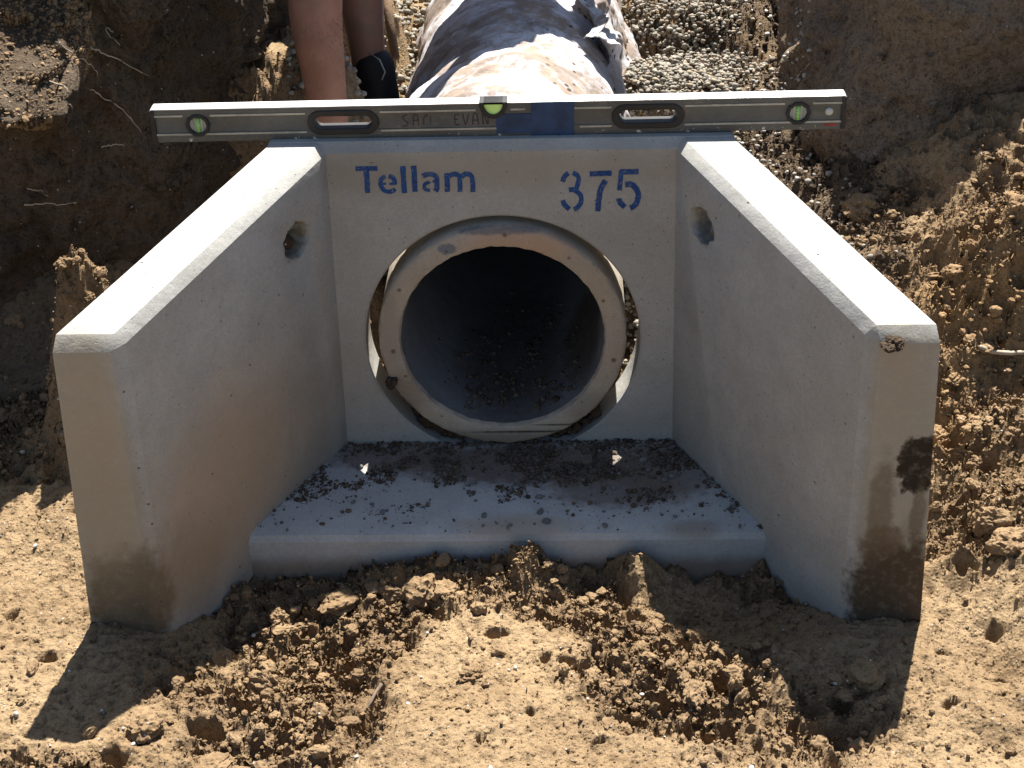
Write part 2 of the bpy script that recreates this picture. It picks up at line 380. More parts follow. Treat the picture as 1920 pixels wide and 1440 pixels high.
# ------------------------------------------------------------------ ground (heights)
CP = np.array([(-.52, .85, .48), (-.54, 1.1, .5), (-.55, 1.4, .5), (1.05, .25, .50), (1.2, .35, .55), (.96, .14, .40), (1.02, -.03, .13), (.92, -.06, .10), (1.15, 0, .17),
    (0, -.9, -.015), (-.8, -.9, -.01), (.8, -.9, -.01), (0, -1.6, 0), (-1.5, -1.2, .02), (1.5, -1.2, .02), (-.4, -.7, -.05), (-.42, -.56, -.08), (-.3, -.5, -.07), (.35, -.7, -.02), (.75, -.75, .0),
    (-.66, -.62, -.02), (.68, -.62, -.03), (-.60, -.54, -.012), (.62, -.54, -.018), (.50, -.47, -.045),
    (-.45, -.42, -.06), (.45, -.36, -.065), (-.48, -.31, -.088), (-.3, -.31, -.07), (-.15, -.31, -.055), (.05, -.315, -.035), (.135, -.31, -.08), (.228, -.315, -.03), (.33, -.31, -.082), (.49, -.33, -.055),
    (.13, -.36, -.09), (.33, -.40, -.085), (.22, -.42, -.04), (-.05, -.45, -.045), (-.22, -.42, -.05), (.32, -.55, -.02), (.45, -.6, -.02),
    (0, .35, -.1), (.15, .2, -.12), (-.15, .2, -.12), (.15, .6, -.05), (-.15, .6, -.05), (0, 1., -.1), (.15, 1., -.1), (-.15, 1, -.1), (0, 1.5, -.1), (0, 2.5, -.1),
    (0, -.15, -.13), (.3, -.15, -.13), (-.3, -.15, -.13), (0, .04, -.13), (-.25, .03, -.13), (.25, .03, -.13), (.45, -.2, -.12), (-.45, -.2, -.12),
    (-.78, -.45, .0), (-.85, -.2, .02), (-1.1, -.1, .03), (-.62, -.1, .10), (-.56, .08, .12), (-.9, .08, .05), (-1.0, .15, .04), (-.9, .2, .06), (-1.2, .2, .10), (-.6, .35, .10), (-.5, .5, .15), (-.95, .4, .2), (-1.3, .5, .2), (-.7,-.25,.05),
    (-.4, .16, .10), (-.26, .16, .12), (-.42, .35, .2), (-.42, .6, .2), (-.42, 1.2, .2), (-.45, 2, .2), (0, .2, .0), (0, .6, .05), (0, 2, .1), (0, 3, .1),
    (.27, .16, .10), (.42, .3, .16), (.34, .5, .2), (.42, .8, .22), (.45, 1.3, .24), (.5, 2, .26), (.62, 1., .2), (.58, .55, .14), (.52, .2, .12), (.55, .38, .12),
    (.78, -.4, .03), (.80, -.12, .08), (.95, -.25, .09), (.82, .12, .17), (.68, .36, .25), (.60,.28,.18), (.78, .45, .30), (.95, .35, .28), (1.05, -.3, .10), (1.25, -.4, .14),
    (.98, .58, .45), (.8, .62, .26), (1.3, .5, .65), (-2.5, 0, .1), (2.5, 0, .4), (-3, -2, 0), (3, -2, 0), (0, -4, 0)])
def base_h(x, y):
    num = np.zeros_like(x, dtype=float); den = np.full(x.shape, 1e-12)
    for cx, cy, cz in CP:
        d2 = (x-cx)**2+(y-cy)**2
        k = np.exp(-d2/(2*.085**2))+.002/(d2+.02)**1.5*.02
        num += k*cz; den += k
    h = num/den
    for gx_, gy_, sx_, sy_, a_ in ((-.785, -.02, .085, .085, .37), (-.73, .06, .07, .06, .12), (-.86, .0, .04, .04, -.06), (.02, -.335, .055, .04, .045), (.228, -.35, .032, .05, .05), (-.15, -.33, .05, .03, .02), (.13, -.34, .03, .05, -.03), (.33, -.34, .04, .04, -.02), (-.46, -.36, .06, .05, .02), (.47, -.35, .03, .03, .015), (-.36, -.47, .17, .12, -.052), (.38, -.45, .14, .13, -.044), (.08, -.322, .40, .028, .014)):
        h = h+a_*np.exp(-((x-gx_)/sx_)**2-((y-gy_)/sy_)**2)
    return h
def detail(x, y):
    """(height to add, mask of the loose crumbly parts)"""
    b = fbm(x, y, .55, 3, 3)*.018+fbm(x, y, .13, 3, 9)*.014
    b = b+sstep(.6, .8, x)*(fbm(x, y, .22, 3, 13)*.05+np.abs(fbm(x+.3*y, y, .16, 3, 14))*-.06+.01)
    loose = sstep(-.10, .26, fbm(x, y, .30, 4, 21)+.04)
    # trampled pale pads in front stay smooth
    for cx, cy, rx, ry in ((-.10, -.52, .10, .09), (.02, -.78, .25, .12), (.50, -.62, .09, .12), (.58, -.80, .1, .1), (-.12, -.66, .07, .05), (.38, -.46, .12, .12), (.50, -.50, .12, .10), (-.48, -.58, .10, .07), (-.02, -.62, .12, .06), (.25, -.85, .2, .08), (-.75, -.70, .16, .12), (.72, -.82, .12, .1), (-.85, -.33, .14, .16), (.82, -.55, .07, .2)):
        loose *= 1-.85*np.exp(-(((x-cx)/rx)**2+((y-cy)/ry)**2))
    for cx, cy, rx, ry in ((-.30, -.50, .14, .08), (.08, -.40, .2, .06), (.20, -.62, .14, .07), (.95, .1, .3, .35), (.85, -.15, .15, .3), (-.5, -.62, .1, .1), (-.75, .05, .12, .12), (.45,-.75,.2,.12)):
        loose = np.clip(loose+.8*np.exp(-(((x-cx)/rx)**2+((y-cy)/ry)**2)), 0, 1)
    m1 = sstep(.35, .7, loose)
    wx = x+.008*fbm(x, y, .018, 3, 33); wy = y+.008*fbm(x, y, .018, 3, 34)
    c = lumps(wx, wy, .070, 31, .55)*.020*m1
    c += lumps(wx+.31*c, wy-.2*c, .032, 41, .7)*.012*(.12+.88*loose)
    c += lumps(wx, wy, .015, 51, .5)*.005*(.15+.85*loose)
    c += fbm(x, y, .012, 3, 62, .7)*.004*(.4+.6*loose)
    rg = 1-np.abs(fbm(x, y, .028, 4, 63, .6))*2.2
    c += rg*.009*(.25+.75*loose)
    pit = sstep(.16, .42, fbm(wx, wy, .017, 3, 64, .6)); c -= pit*.012*sstep(.1, .6, loose)
    pit = sstep(.22, .45, fbm(wx, wy, .030, 3, 65, .6)); c -= pit*.020*sstep(.25, .7, loose)
    pit = sstep(.30, .5, fbm(x, y, .011, 2, 66, .6)); c -= pit*.006
    # holes between the clods
    f1, f2, v = cell(x+.012*fbm(x, y, .03, 2, 71), y+.012*fbm(x, y, .03, 2, 75), .085, 81)
    c -= np.where(v > .72, sstep(.34, .12, f1), 0)*.034*sstep(.25, .6, loose)
    f1, f2, v = cell(x+.006*fbm(x, y, .015, 2, 72), y+.006*fbm(x, y, .015, 2, 76), .04, 91)
    c -= np.where(v > .72, sstep(.36, .14, f1), 0)*.016*sstep(.05, .5, loose)
    c += fbm(x, y, .02, 4, 95, .65)*.005
    return b+c-.020*loose, loose
HOLES = [(*at_z(px, py, -.04)[:2], q) for px, py, q in ((380, 1350, .026), (265, 1385, .02), (215, 1420, .018), (95, 1250, .018), (400, 1400, .012), (560, 1255, .012), (430, 1262, .014), (1070, 1235, .018), (1020, 1225, .013),
    (1240, 1330, .026), (1330, 1395, .022), (1350, 1270, .016), (1395, 1290, .014), (1180, 1180, .012), (1800, 1110, .02), (1890, 1260, .016), (1780, 1350, .012), (60, 960, .012), (150, 1020, .012), (700, 1290, .012), (820, 1320, .009), (640, 1410, .012), (1000, 1350, .009), (1120, 1400, .014), (900, 1400, .010), (560, 1370, .010), (1870, 1190, .014), (1760, 1240, .012), (30, 1180, .015), (930, 1180, .02), (1010, 1130, .016), (700, 1190, .016))]
def edge_fade(x, y):
    # little relief under the concrete apron so that nothing pokes through it
    ins = (y > -.285) & (y < .09) & (np.abs(x) < .31+np.clip(-y, 0, 1)*.5)
    return np.where(ins, .15, 1.)
def height(x, y):
    d, l = detail(x, y); h = base_h(x, y)+d*edge_fade(x, y)
    wx = x+.012*fbm(x, y, .03, 3, 951); wy = y+.012*fbm(x, y, .03, 3, 961)
    for hx, hy, q in HOLES:
        t = np.hypot((wx-hx)/1.25, wy-hy); h = h-sstep(q*.85, q*.5, t)*q*1.7
    return h, l
def axis(a, b, fine, lo, hi, grow=1.25):
    c = list(np.arange(a, b, fine)); s = fine; p = a; L = []
    while p > lo: s *= grow; p -= s; L.append(p)
    s = fine; p = c[-1]; H = []
    while p < hi: s *= grow; p += s; H.append(p)
    return np.array(L[::-1]+c+H)
xs = axis(-1.22, 1.32, .0034, -12, 12)
ya = axis(-.98, .52, .0034, -12, .53); ys = np.concatenate([ya[ya < .52], np.arange(.52, 3.4, .009)])
X, Y = np.meshgrid(xs, ys); Z, LO = height(X, Y)
# clods lean out over their feet a little
gx = np.gradient(Z, xs, axis=1); gy = np.gradient(Z, ys, axis=0)
k = np.clip(LO, 0, 1)*.0032
gl = np.hypot(gx, gy)+1e-6; lim = np.minimum(gl, 1.2)/gl
X2 = X-gx*lim*k*-1; Y2 = Y-gy*lim*k*-1
def grid_faces(ny, nx):
    i = np.arange(ny*nx).reshape(ny, nx)
    return np.stack([i[:-1, :-1].ravel(), i[:-1, 1:].ravel(), i[1:, 1:].ravel(), i[1:, :-1].ravel()], 1)
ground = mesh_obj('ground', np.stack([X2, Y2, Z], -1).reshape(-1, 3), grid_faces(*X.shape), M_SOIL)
_a = ground.data.attributes.new('freshly_dug', 'FLOAT', 'POINT'); _a.data.foreach_set('value', LO.ravel().astype(np.float32))
tag(ground, kind='structure')

# ------------------------------------------------------------------ trench bank (one sheet round the left, back and right)
BP = [(-9, .9), (-3, .62), (-1.5, .40), (-1.15, .33), (-.95, .35), (-.78, .44), (-.66, .56), (-.57, .78), (-.54, 1.1), (-.57, 1.6), (-.60, 2.4), (-.5, 3.0), (-.2, 3.2), (.2, 3.2), (.55, 3.0), (.76, 2.4), (.74, 1.8), (.70, 1.35), (.68, 1.0), (.715, .76), (.86, .66), (1.15, .62), (1.6, .62), (3, .7), (9, 1.)]
P = np.array(BP, float)
for _ in range(3):
    Q = [P[0]]
    for i in range(len(P)-1): Q += [P[i]*.75+P[i+1]*.25, P[i]*.25+P[i+1]*.75]
    Q.append(P[-1]); P = np.array(Q)
L = np.concatenate([[0], np.cumsum(np.hypot(*np.diff(P, axis=0).T))])
def sval(px, py):
    return L[np.argmin(np.hypot(P[:, 0]-px, P[:, 1]-py))]
s0, s1 = sval(-1.45, .5), sval(1.5, .63)
ss = np.concatenate([np.linspace(0, s0, 30)[:-1], np.arange(s0, s1, .0055), np.linspace(s1, L[-1], 30)[1:]])
bx = np.interp(ss, L, P[:, 0]); by = np.interp(ss, L, P[:, 1])
tx = np.gradient(bx, ss); ty = np.gradient(by, ss); tl = np.hypot(tx, ty); tx /= tl; ty /= tl
nx, ny = ty, -tx                                           # towards the trench
ker = np.ones(41)/41; nx = np.convolve(np.pad(nx, 20, 'edge'), ker, 'valid'); ny = np.convolve(np.pad(ny, 20, 'edge'), ker, 'valid')
tt = np.concatenate([np.arange(-.15, 1.0, .0055), 1.0+np.array([.01, .02, .04, .07, .11, .16, .25, .4, .7, 1.2, 2, 4, 8, 20, 60])])
SS, TT = np.meshgrid(ss, tt); face = np.clip(TT, None, 1.0)
BX = np.broadcast_to(bx, SS.shape); BY = np.broadcast_to(by, SS.shape); NX = np.broadcast_to(nx, SS.shape); NY = np.broadcast_to(ny, SS.shape)
rightside = sstep(.3, .9, BX)
lean = (.05+.02*rightside)*face+.02*np.sin(face*5+SS*3)
disp = fbm(SS, TT*.8, .5, 3, 201)*.07+fbm(SS, TT, .16, 4, 211)*.035+fbm(SS, TT*.5, .05, 3, 221)*.010
rough = sstep(.0, .4, fbm(SS, TT, .35, 3, 231)+.15-.25*rightside)
disp += lumps(SS, TT, .07, 241, .6)*.03*rough+lumps(SS, TT, .03, 251, .7)*.014*(.2+.8*rough)+lumps(SS, TT, .014, 261, .8)*.005
HT = 1.08+.05*fbm(SS, TT*0, .4, 3, 271)-.22*rightside-.24*np.exp(-((BX+.71)/.07)**2)-.10*np.exp(-((BX+.92)/.08)**2)
# a crumbly outcrop that catches the sun at upper left
disp += .30*np.exp(-(((BX+.97)/.10)**2+((TT-.66)/.10)**2))+.12*np.exp(-(((BX+.89)/.05)**2+((TT-.60)/.08)**2))
disp += rightside*(fbm(SS+.5*TT, TT-.4*SS, .22, 3, 291)*.05)-.16*rightside*sstep(.9, 1.3, BX)*sstep(.35, .9, TT)
oc = np.exp(-(((BX+.95)/.13)**2+((TT-.66)/.14)**2)); disp += oc*(lumps(SS, TT, .05, 245, .7)*.05+np.abs(fbm(SS, TT, .03, 4, 246, .65))*.05)
over = np.clip(TT-1.0, 0, None)
fade = 1-sstep(.0, .3, over)
off = -lean+disp*fade-over
ZZ = face*HT+np.where(TT > 1, .02*fbm(SS*1.3, TT*1.3, .3, 3, 281), 0)
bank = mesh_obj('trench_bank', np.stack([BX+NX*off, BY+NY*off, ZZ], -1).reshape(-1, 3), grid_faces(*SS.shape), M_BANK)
tag(bank, kind='structure')
from mathutils.bvhtree import BVHTree
def bvh(o): 
    me = o.data; return BVHTree.FromPolygons([v.co for v in me.vertices], [p.vertices for p in me.polygons])
BV_B = bvh(bank); BV_G = bvh(ground)
def hit(px, py):
    """the point of bank or ground that this direction meets"""
    d = Vector(ray(px, py)).normalized(); best = None
    for t in (BV_B, BV_G):
        h = t.ray_cast(Vector(CAM), d)
        if h[0] is not None and (best is None or h[3] < best[3]): best = h
    return best

# ------------------------------------------------------------------ headwall
Hh, W, LW, SX, HT_, TX, AP = .6153, .3039, .5163, .2545, .5236, .0925, .296
BO, BI = .0499, -.0136; C = .016; TH = .078
def wi(z): return W-BI*(Hh-z)
head = empty('headwall', (0, 0, 0))
tag(head, 'pale grey precast concrete headwall with two splayed wings and blue stencilled name and size', 'headwall')
def wing(s):
    secs = []
    for y, dz, dx, dxo in ((.03, 0, 0, 0), (.0, 0, 0, 0), (-.2, 0, 0, 0), (-LW+C*1.0, 0, 0, 0), (-LW, C*1.25, .013, .004)):
        q = max(0, -y)/LW; zt = Hh-.0015-(Hh-HT_)*q-dz; sx = SX*q
        xi = lambda z: W-BI*(Hh-z)+sx+dx
        xo = lambda z: W+sx+TX+BO*(Hh-z)+.008-dxo
        secs.append([(s*xo(-.2), y, -.2), (s*xo(zt), y, zt), (s*(xi(zt)+(C if dz == 0 else .002)), y, zt), (s*xi(zt-C), y, zt-(C if dz == 0 else .002)), (s*xi(-.2), y, -.2)])
    v = [p for t in secs for p in t]; f = []
    for i in range(len(secs)-1):
        for k in range(5):
            a, b = i*5+k, i*5+(k+1) % 5; f.append((a, b, b+5, a+5))
    f += [tuple(range(5))[::-1], tuple(range(len(secs)*5-5, len(secs)*5))]
    if s > 0: f = [t[::-1] for t in f]
    o = mesh_obj('wing_wall', v, f, M_CONC, None, False)
    bm = bmesh.new(); bm.from_mesh(o.data); bmesh.ops.recalc_face_normals(bm, faces=bm.faces); bm.to_mesh(o.data); bm.free()
    # lifting socket
    px, py = ((557, 450), (1315, 423))[s > 0]
    d = ray(px, py)
    for _t in np.arange(.5, 5, .0005):
        p = CAM+d*_t
        if s*p[0] >= wi(p[2])+SX*max(0, -p[1])/LW: break
    n = Vector((s*math.cos(.458), -math.sin(.458)*-1, 0)) if False else Vector((s*LW, SX, 0)).normalized()
    bm = bmesh.new(); N = 20; rings = []
    u = Vector((0, 0, 1)); vv = n.cross(u)
    for dep, r in ((-.02, .036), (.0, .0285), (.012, .026), (.042, .023)):
        rings.append([bm.verts.new(Vector(p)+n*dep+(u*math.sin(2*math.pi*i/N)*1.15+vv*math.cos(2*math.pi*i/N)*1.42)*r*(1+.07*math.sin(3*i+s)+.05*math.sin(i*1.7))) for i in range(N)])
    for a, b in zip(rings, rings[1:]):
        for i in range(N): bm.faces.new((a[i], a[(i+1) % N], b[(i+1) % N], b[i]))
    bm.faces.new(rings[0][::-1]); bm.faces.new(rings[-1]); bmesh.ops.recalc_face_normals(bm, faces=bm.faces)
    me = bpy.data.meshes.new('c'); bm.to_mesh(me); bm.free(); c = bpy.data.objects.new('c', me); COL.objects.link(c)
    boolean(o, [c])
    bevel(o, .0022, 2, 30); evaluated(o); sharp(o, 40); o.parent = head
    # the plug of old mortar in the socket
    q = rocks('socket_plug', [tuple(Vector(p)+n*.030+vv*.012*s)], [.0225], M_GSTONE if s > 0 else M_MUD, 3, .10, 1.0, head)
    return o
wing(-1); wing(1)
def back_wall():
    HX, HZ, RH = -.0065, .2205, .2545; N = 128
    xo = W+TX+.006; zt = Hh; zb = -.2; c = .016
    def rim(a, x0, x1, z0, z1):
        dx, dz = math.cos(a), math.sin(a)
        k = min(((x1-HX)/dx if dx > 1e-9 else (x0-HX)/dx if dx < -1e-9 else 9), ((z1-HZ)/dz if dz > 1e-9 else (z0-HZ)/dz if dz < -1e-9 else 9))
        return HX+dx*k, HZ+dz*k
    base = [2*math.pi*i/N for i in range(N)]
    cor = [math.atan2(z-HZ, x-HX) % (2*math.pi) for x in (-xo, xo) for z in (zb, zt-c, zt)]
    ang = sorted(set([a for a in base if min(abs(a-q) for q in cor) > .006]+cor)); N = len(ang)
    bm = bmesh.new()
    def ringv(y, r): return [bm.verts.new((HX+r*math.cos(a), y, HZ+r*math.sin(a))) for a in ang]
    def rectv(y, x0, x1, z0, z1): return [bm.verts.new((*(lambda q: (q[0], y, q[1]))(rim(a, x0, x1, z0, z1)),)) for a in ang]
    rf0 = ringv(0, RH+.004); rf1 = ringv(.004, RH); rb = ringv(TH, RH)
    of = rectv(0, -xo, xo, zb, zt-c); om = rectv(c, -xo, xo, zb, zt); ob = rectv(TH, -xo, xo, zb, zt)
    for A, B in ((rf0, of), (rf1, rf0), (rb, rf1), (ob, rb), (of, om), (om, ob)):
        for i in range(N):
            j = (i+1) % N
            try: bm.faces.new((A[i], A[j], B[j], B[i]))
            except Exception: pass
    bmesh.ops.remove_doubles(bm, verts=bm.verts, dist=1e-6); bmesh.ops.recalc_face_normals(bm, faces=bm.faces)
    me = bpy.data.meshes.new('back_wall'); bm.to_mesh(me); bm.free(); me.materials.append(M_CONC)
    o = bpy.data.objects.new('back_wall', me); COL.objects.link(o); sharp(o, 30); o.parent = head
back_wall()
def apron():
    c = .022; y0 = .02; secs = []
    for y, z in ((y0, 0), (-AP+c, 0), (-AP+.006, -.007), (-AP, -.018), (-AP+.004, -.2), (y0, -.2)):
        secs.append((y, z))
    n = 24; v, f = [], []
    for y, z in secs:
        q = max(0, -y)/LW; x = wi(z)+SX*q+.02
        v += [(-x+2*x*i/n, y, z) for i in range(n+1)]
    m = n+1
    for j in range(len(secs)):
        k = (j+1) % len(secs)
        f += [(j*m+i, j*m+i+1, k*m+i+1, k*m+i) for i in range(n)]
    f += [tuple(j*m for j in range(len(secs))), tuple(j*m+n for j in range(len(secs)))[::-1]]
    o = mesh_obj('apron', v, f, M_APRON, None, True)
    bm = bmesh.new(); bm.from_mesh(o.data); bmesh.ops.recalc_face_normals(bm, faces=bm.faces); bm.to_mesh(o.data); bm.free()
    sharp(o, 25); o.parent = head
apron()

# stencilled writing: strokes traced at the size they have on the wall
def stroke(pts, wd, sub=6):
    wd = wd*1.08
    P = [np.array(p, float) for p in pts]
    if len(P) > 2:                                         # smooth
        Q = []
        for i in range(len(P)-1):
            p0, p1, p2, p3 = P[max(i-1, 0)], P[i], P[i+1], P[min(i+2, len(P)-1)]
            for k in range(sub):
                t = k/sub; Q.append(.5*((2*p1)+(-p0+p2)*t+(2*p0-5*p1+4*p2-p3)*t*t+(-p0+3*p1-3*p2+p3)*t**3))
        P = Q+[P[-1]]
    else: P = [P[0]+(P[1]-P[0])*k/8 for k in range(9)]
    out = []
    for i, p in enumerate(P):
        d = P[min(i+1, len(P)-1)]-P[max(i-1, 0)]; d /= np.linalg.norm(d)+1e-9; nn = np.array([-d[1], d[0]])
        j = random.uniform(-.05, .05)*wd
        out.append((p+nn*(wd/2+j), p-nn*(wd/2+random.uniform(-.05, .05)*wd)))
    return out
def lettering(name, x0, y0, sc, strokes, plane, mat, parent, wall_off=.0006):
    v, f = [], []; lay = 0
    for pts, wd in strokes:
        n = len(v)//1; lay += 1
        for a, b in stroke(pts, wd):
            for q in (a, b):
                p = at_y(x0+q[0]*sc, y0+q[1]*sc, plane); v.append((p[0], plane-wall_off-lay*.00003, p[2]))
        m = (len(v)-n)//2
        f += [(n+2*i, n+2*i+1, n+2*i+3, n+2*i+2) for i in range(m-1)]
    o = mesh_obj(name, v, f, mat, None, False); o.parent = parent; return o
sc = 260/1920
lettering('stencil_name', 650, 290, sc, [
    ([(122, 192), (428, 190)], 62), ([(275, 215), (292, 530)], 70),
    ([(535, 300), (480, 340), (470, 410), (505, 480), (575, 512), (640, 500), (672, 470)], 56), ([(505, 402), (545, 400)], 30),
    ([(580, 300), (630, 310), (660, 350), (668, 405)], 58), ([(590, 402), (690, 402)], 28),
    ([(778, 158), (800, 530)], 68), ([(928, 152), (948, 512)], 68),
    ([(1050, 300), (1100, 275), (1180, 272), (1238, 300), (1250, 380), (1250, 470), (1278, 488)], 62), ([(1190, 370), (1240, 365)], 36), ([(1205, 490), (1245, 460)], 34),
    ([(1150, 378), (1085, 405), (1075, 455), (1105, 485), (1155, 492)], 46),
    ([(1388, 255), (1396, 512)], 66), ([(1420, 300), (1480, 268), (1545, 285), (1565, 340), (1572, 512)], 60),
    ([(1590, 305), (1650, 265), (1715, 285), (1742, 345), (1750, 515)], 62)], 0., M_PAINT, head)
sc = 190/1920
lettering('stencil_size', 1030, 300, sc, [
    ([(362, 245), (290, 310), (250, 410)], 88), ([(445, 240), (530, 290), (558, 380), (530, 480), (500, 545)], 84),
    ([(370, 565), (450, 560), (550, 620), (605, 700), (590, 820), (530, 900), (465, 940)], 84), ([(255, 760), (290, 850), (380, 930)], 88),
    ([(765, 262), (1180, 245)], 92), ([(1065, 385), (980, 540), (935, 760), (915, 970)], 98),
    ([(1370, 190), (1350, 350), (1330, 575)], 86), ([(1345, 225), (1690, 215)], 96),
    ([(1435, 465), (1550, 460), (1640, 540), (1685, 650), (1660, 790), (1600, 870), (1530, 910)], 100), ([(1315, 725), (1340, 800), (1430, 890)], 92)], 0., M_PAINT, head)

# ------------------------------------------------------------------ pipe
pipe = empty('concrete_pipe', (PX, 0, 0))
tag(pipe, 'round concrete drain pipe set in the headwall opening, its tan end ring chipped', 'pipe')
def lathe_y(name, prof, mat, N=160, jit=0):
    v, f = [], []; m = len(prof)
    for i in range(N):
        a = 2*math.pi*i/N
        for y, r in prof:
            rr = r+(jit*(math.sin(a*23+y*90)*math.sin(a*7)+1.3*random.uniform(-1, 1)*(y < .01)) if jit else 0)
            v.append((rr*math.cos(a), y, PZ+rr*math.sin(a)))
    for i in range(N):
        j = (i+1) % N
        for k in range(m-1): f.append((i*m+k, j*m+k, j*m+k+1, i*m+k+1))
    return v, f
v, f = lathe_y('p', [(-.006, PI_-.0), (-.0155, PI_+.003), (-.0165, PI_+.006), (-.0165, PR-.008), (-.0135, PR-.002), (-.006, PR), (.5, PR), (1.6, PR), (3.6, PR)], M_PIPE, jit=.0006)
sh = mesh_obj('pipe_wall', v, f, M_PIPE, pipe, True); sharp(sh, 50)
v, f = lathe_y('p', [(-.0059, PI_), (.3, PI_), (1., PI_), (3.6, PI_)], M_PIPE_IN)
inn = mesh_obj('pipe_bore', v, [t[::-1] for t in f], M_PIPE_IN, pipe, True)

# ------------------------------------------------------------------ spirit level
def metal_mat():
    t = NT('worn_grey_level_paint')
    c = t.mix(t.ramp(t.noise(9, 4, .6), .35, .7), (.074, .072, .064), (.105, .102, .09))
    st = t.n('ShaderNodeMapping'); t.put(st.inputs[0], t.pos); st.inputs['Scale'].default_value = (6, 60, 260)
    c = t.mix(t.ramp(t.noise(4, 4, .7, vec=st.outputs[0]), .5, .75, 0, .5), c, (.07, .065, .055))
    z = t.sep(t.co)[2]
    sm = t.n('ShaderNodeMapping'); t.put(sm.inputs[0], t.pos); sm.inputs['Scale'].default_value = (30, 60, 420); sm.inputs['Rotation'].default_value = (0, .5, 0)
    c = t.mix(t.ramp(t.noise(3, 3, .6, vec=sm.outputs[0]), .64, .70, 0, .45), c, (.30, .29, .26))
    c = t.mix(t.ramp(t.noise(26, 5, .7), .55, .75, 0, .5), c, (.20, .165, .11))
    chip = t.math('MULTIPLY', t.ramp(t.noise(75, 4, .7), .60, .63), t.ramp(z, .009, .004))
    c = t.mix(chip, c, (.55, .55, .52))
    return t.done(c, .55, t.bump(t.noise(300, 4), .0004), spec=.4)
M_LV = metal_mat()
M_LVTOP = plain('bare_aluminium', (.80, .80, .78), .38, metal=.35, var=.12, scale=60)
M_LINE = plain('pale_line', (.42, .39, .31), .6, var=.3, scale=50)
M_RUB = plain('black_rubber', (.018, .018, .017), .6, var=.3)
M_TAPE = plain('dark_blue_tape', (.022, .055, .13), .65, var=.45, scale=30, bump=.0005)
M_TAPE2 = M_TAPE
M_VIAL = plain('frosted_vial', (.48, .48, .42), .35, var=.2)
M_GREEN = plain('green_vial_liquid', (.30, .62, .16), .25, var=.15)
M_LIME = plain('lime_vial_liquid', (.62, .95, .28), .25, var=.15)
M_PEN = plain('marker_pen', (.055, .04, .035), .8, var=.3)
M_RED = plain('red_print', (.35, .05, .04), .7, var=.4)
lev = empty('spirit_level', (-.0068, .030, Hh)); lev.rotation_euler = (0, -.0048, 0)
tag(lev, 'long grey aluminium spirit level with blue tape lying across the top of the headwall', 'spirit level')
LT = .027                                                   # depth; local y 0..LT, z 0..0.06, x -0.6..0.6
HN = ((-.266, .031, .125, .045), (.263, .031, .125, .045))
VX = ((-.5205, .0305), (.521, .0305))
body = box('level_body', (0, LT/2, .0302), (1.196, LT, .0596), M_LV)
cut = [prism('c', capsule(cx, cz, .106, .0135), -.02, .05, None) for cx, cz, _, _ in HN]
cut += [prism('c', circ(cx, cz, .0178), -.02, .05, None) for cx, cz in VX]
cut += [prism('c', [(-.004+.0225*math.cos(a), .064+.030*math.sin(a)) for a in [math.pi+math.pi*i/20 for i in range(21)]]+[(.019, .08), (-.027, .08)], -.02, .05, None)]
# shallow recess between the rails
rc, rf = [], []; 
cut += [box('c', (0, -.002, .0315), (1.25, .0062, .0285), None)]
boolean(body, cut); bevel(body, .0008, 2, 40); evaluated(body); sharp(body, 40); body.parent = lev
for a, b in ((-.6, -.0265), (.0185, .6)):
    t = box('top_rail', ((a+b)/2, LT/2, .0605), (b-a, LT+.001, .0022), M_LVTOP, lev); bevel(t, .0008)
for z in (.0145, .0485):
    segs = [(-.598, -.262-.066), (-.262-.0, -.262)] 
    xs_ = [(-.597, -.545), (-.497, -.331), (-.201, -.035), (.026, .051), (.136, .200), (.326, .497), (.545, .597)] if z > .03 else [(-.597, -.331), (-.201, .0), (.145, .200), (.326, .597)]
    for a, b in xs_: box('rail_line', ((a+b)/2, -.0006, z), (b-a, .0014, .0032), M_LINE, lev)
for cx, cz, Lc, Hc in HN:
    r = ring_prism('grip_ring', capsule(cx, cz, Lc, Hc/2), capsule(cx, cz, .100, .0115), -.0025, LT+.002, M_RUB, lev)
    bevel(r, .002, 2, 50)
    g = empty('grip_lip'); bpy.data.objects.remove(g)
for i, (cx, cz) in enumerate(VX):
    vr = ring_prism('vial_ring', circ(cx, cz, .0212, 10), circ(cx, cz, .0152, 10), -.003, LT+.002, M_RUB, lev); bevel(vr, .001)
    vw = prism('vial_window', circ(cx, cz, .0156, 24), .004, LT-.004, M_VIAL, vr)
    tb = tube_obj('vial_tube', [(cx, .004, cz-.0125), (cx, .004, cz+.0125)], .0042, M_GREEN, vr, 16)
    vv, ff = [], []
    for s in (-1, 1): box_vf((cx+s*.0085, .0032, cz), (.0014, .002, .020), vv, ff)
    box_vf((cx, -.0003, cz+.003), (.0092, .0006, .0008), vv, ff); box_vf((cx, -.0003, cz-.004), (.0092, .0006, .0008), vv, ff)
    mesh_obj('vial_mark', vv, ff, M_LINE, vr, False)
half = lambda r, zs, zc: [(-.004+r*math.cos(a), zc+zs*math.sin(a)) for a in [math.pi+math.pi*i/20 for i in range(21)]]
ou = half(.0245, .0285, .0612); inr = half(.0165, .0215, .0612)
cv = ring_prism('centre_vial_cup', ou+[(.0205, .0625), (-.004, .0625), (-.0285, .0625)], inr+[(.0125, .0625), (-.004, .0625), (-.0205, .0625)], -.0028, LT+.001, M_RUB, lev)
prism('centre_vial', inr+[(.0125, .0575), (-.0205, .0575)], .001, LT-.001, M_LIME, cv)
for s in (-1, 1):
    e = box('end_cap', (s*.5985, LT/2, .0300), (.0085, LT+.003, .0585), M_RUB, lev, .001)
vv, ff = [], []
box_vf((.098, LT/2-.0002, .0302), (.074, LT+.0022, .0607), vv, ff)
tp = mesh_obj('blue_tape', vv, ff, M_TAPE, lev, False)
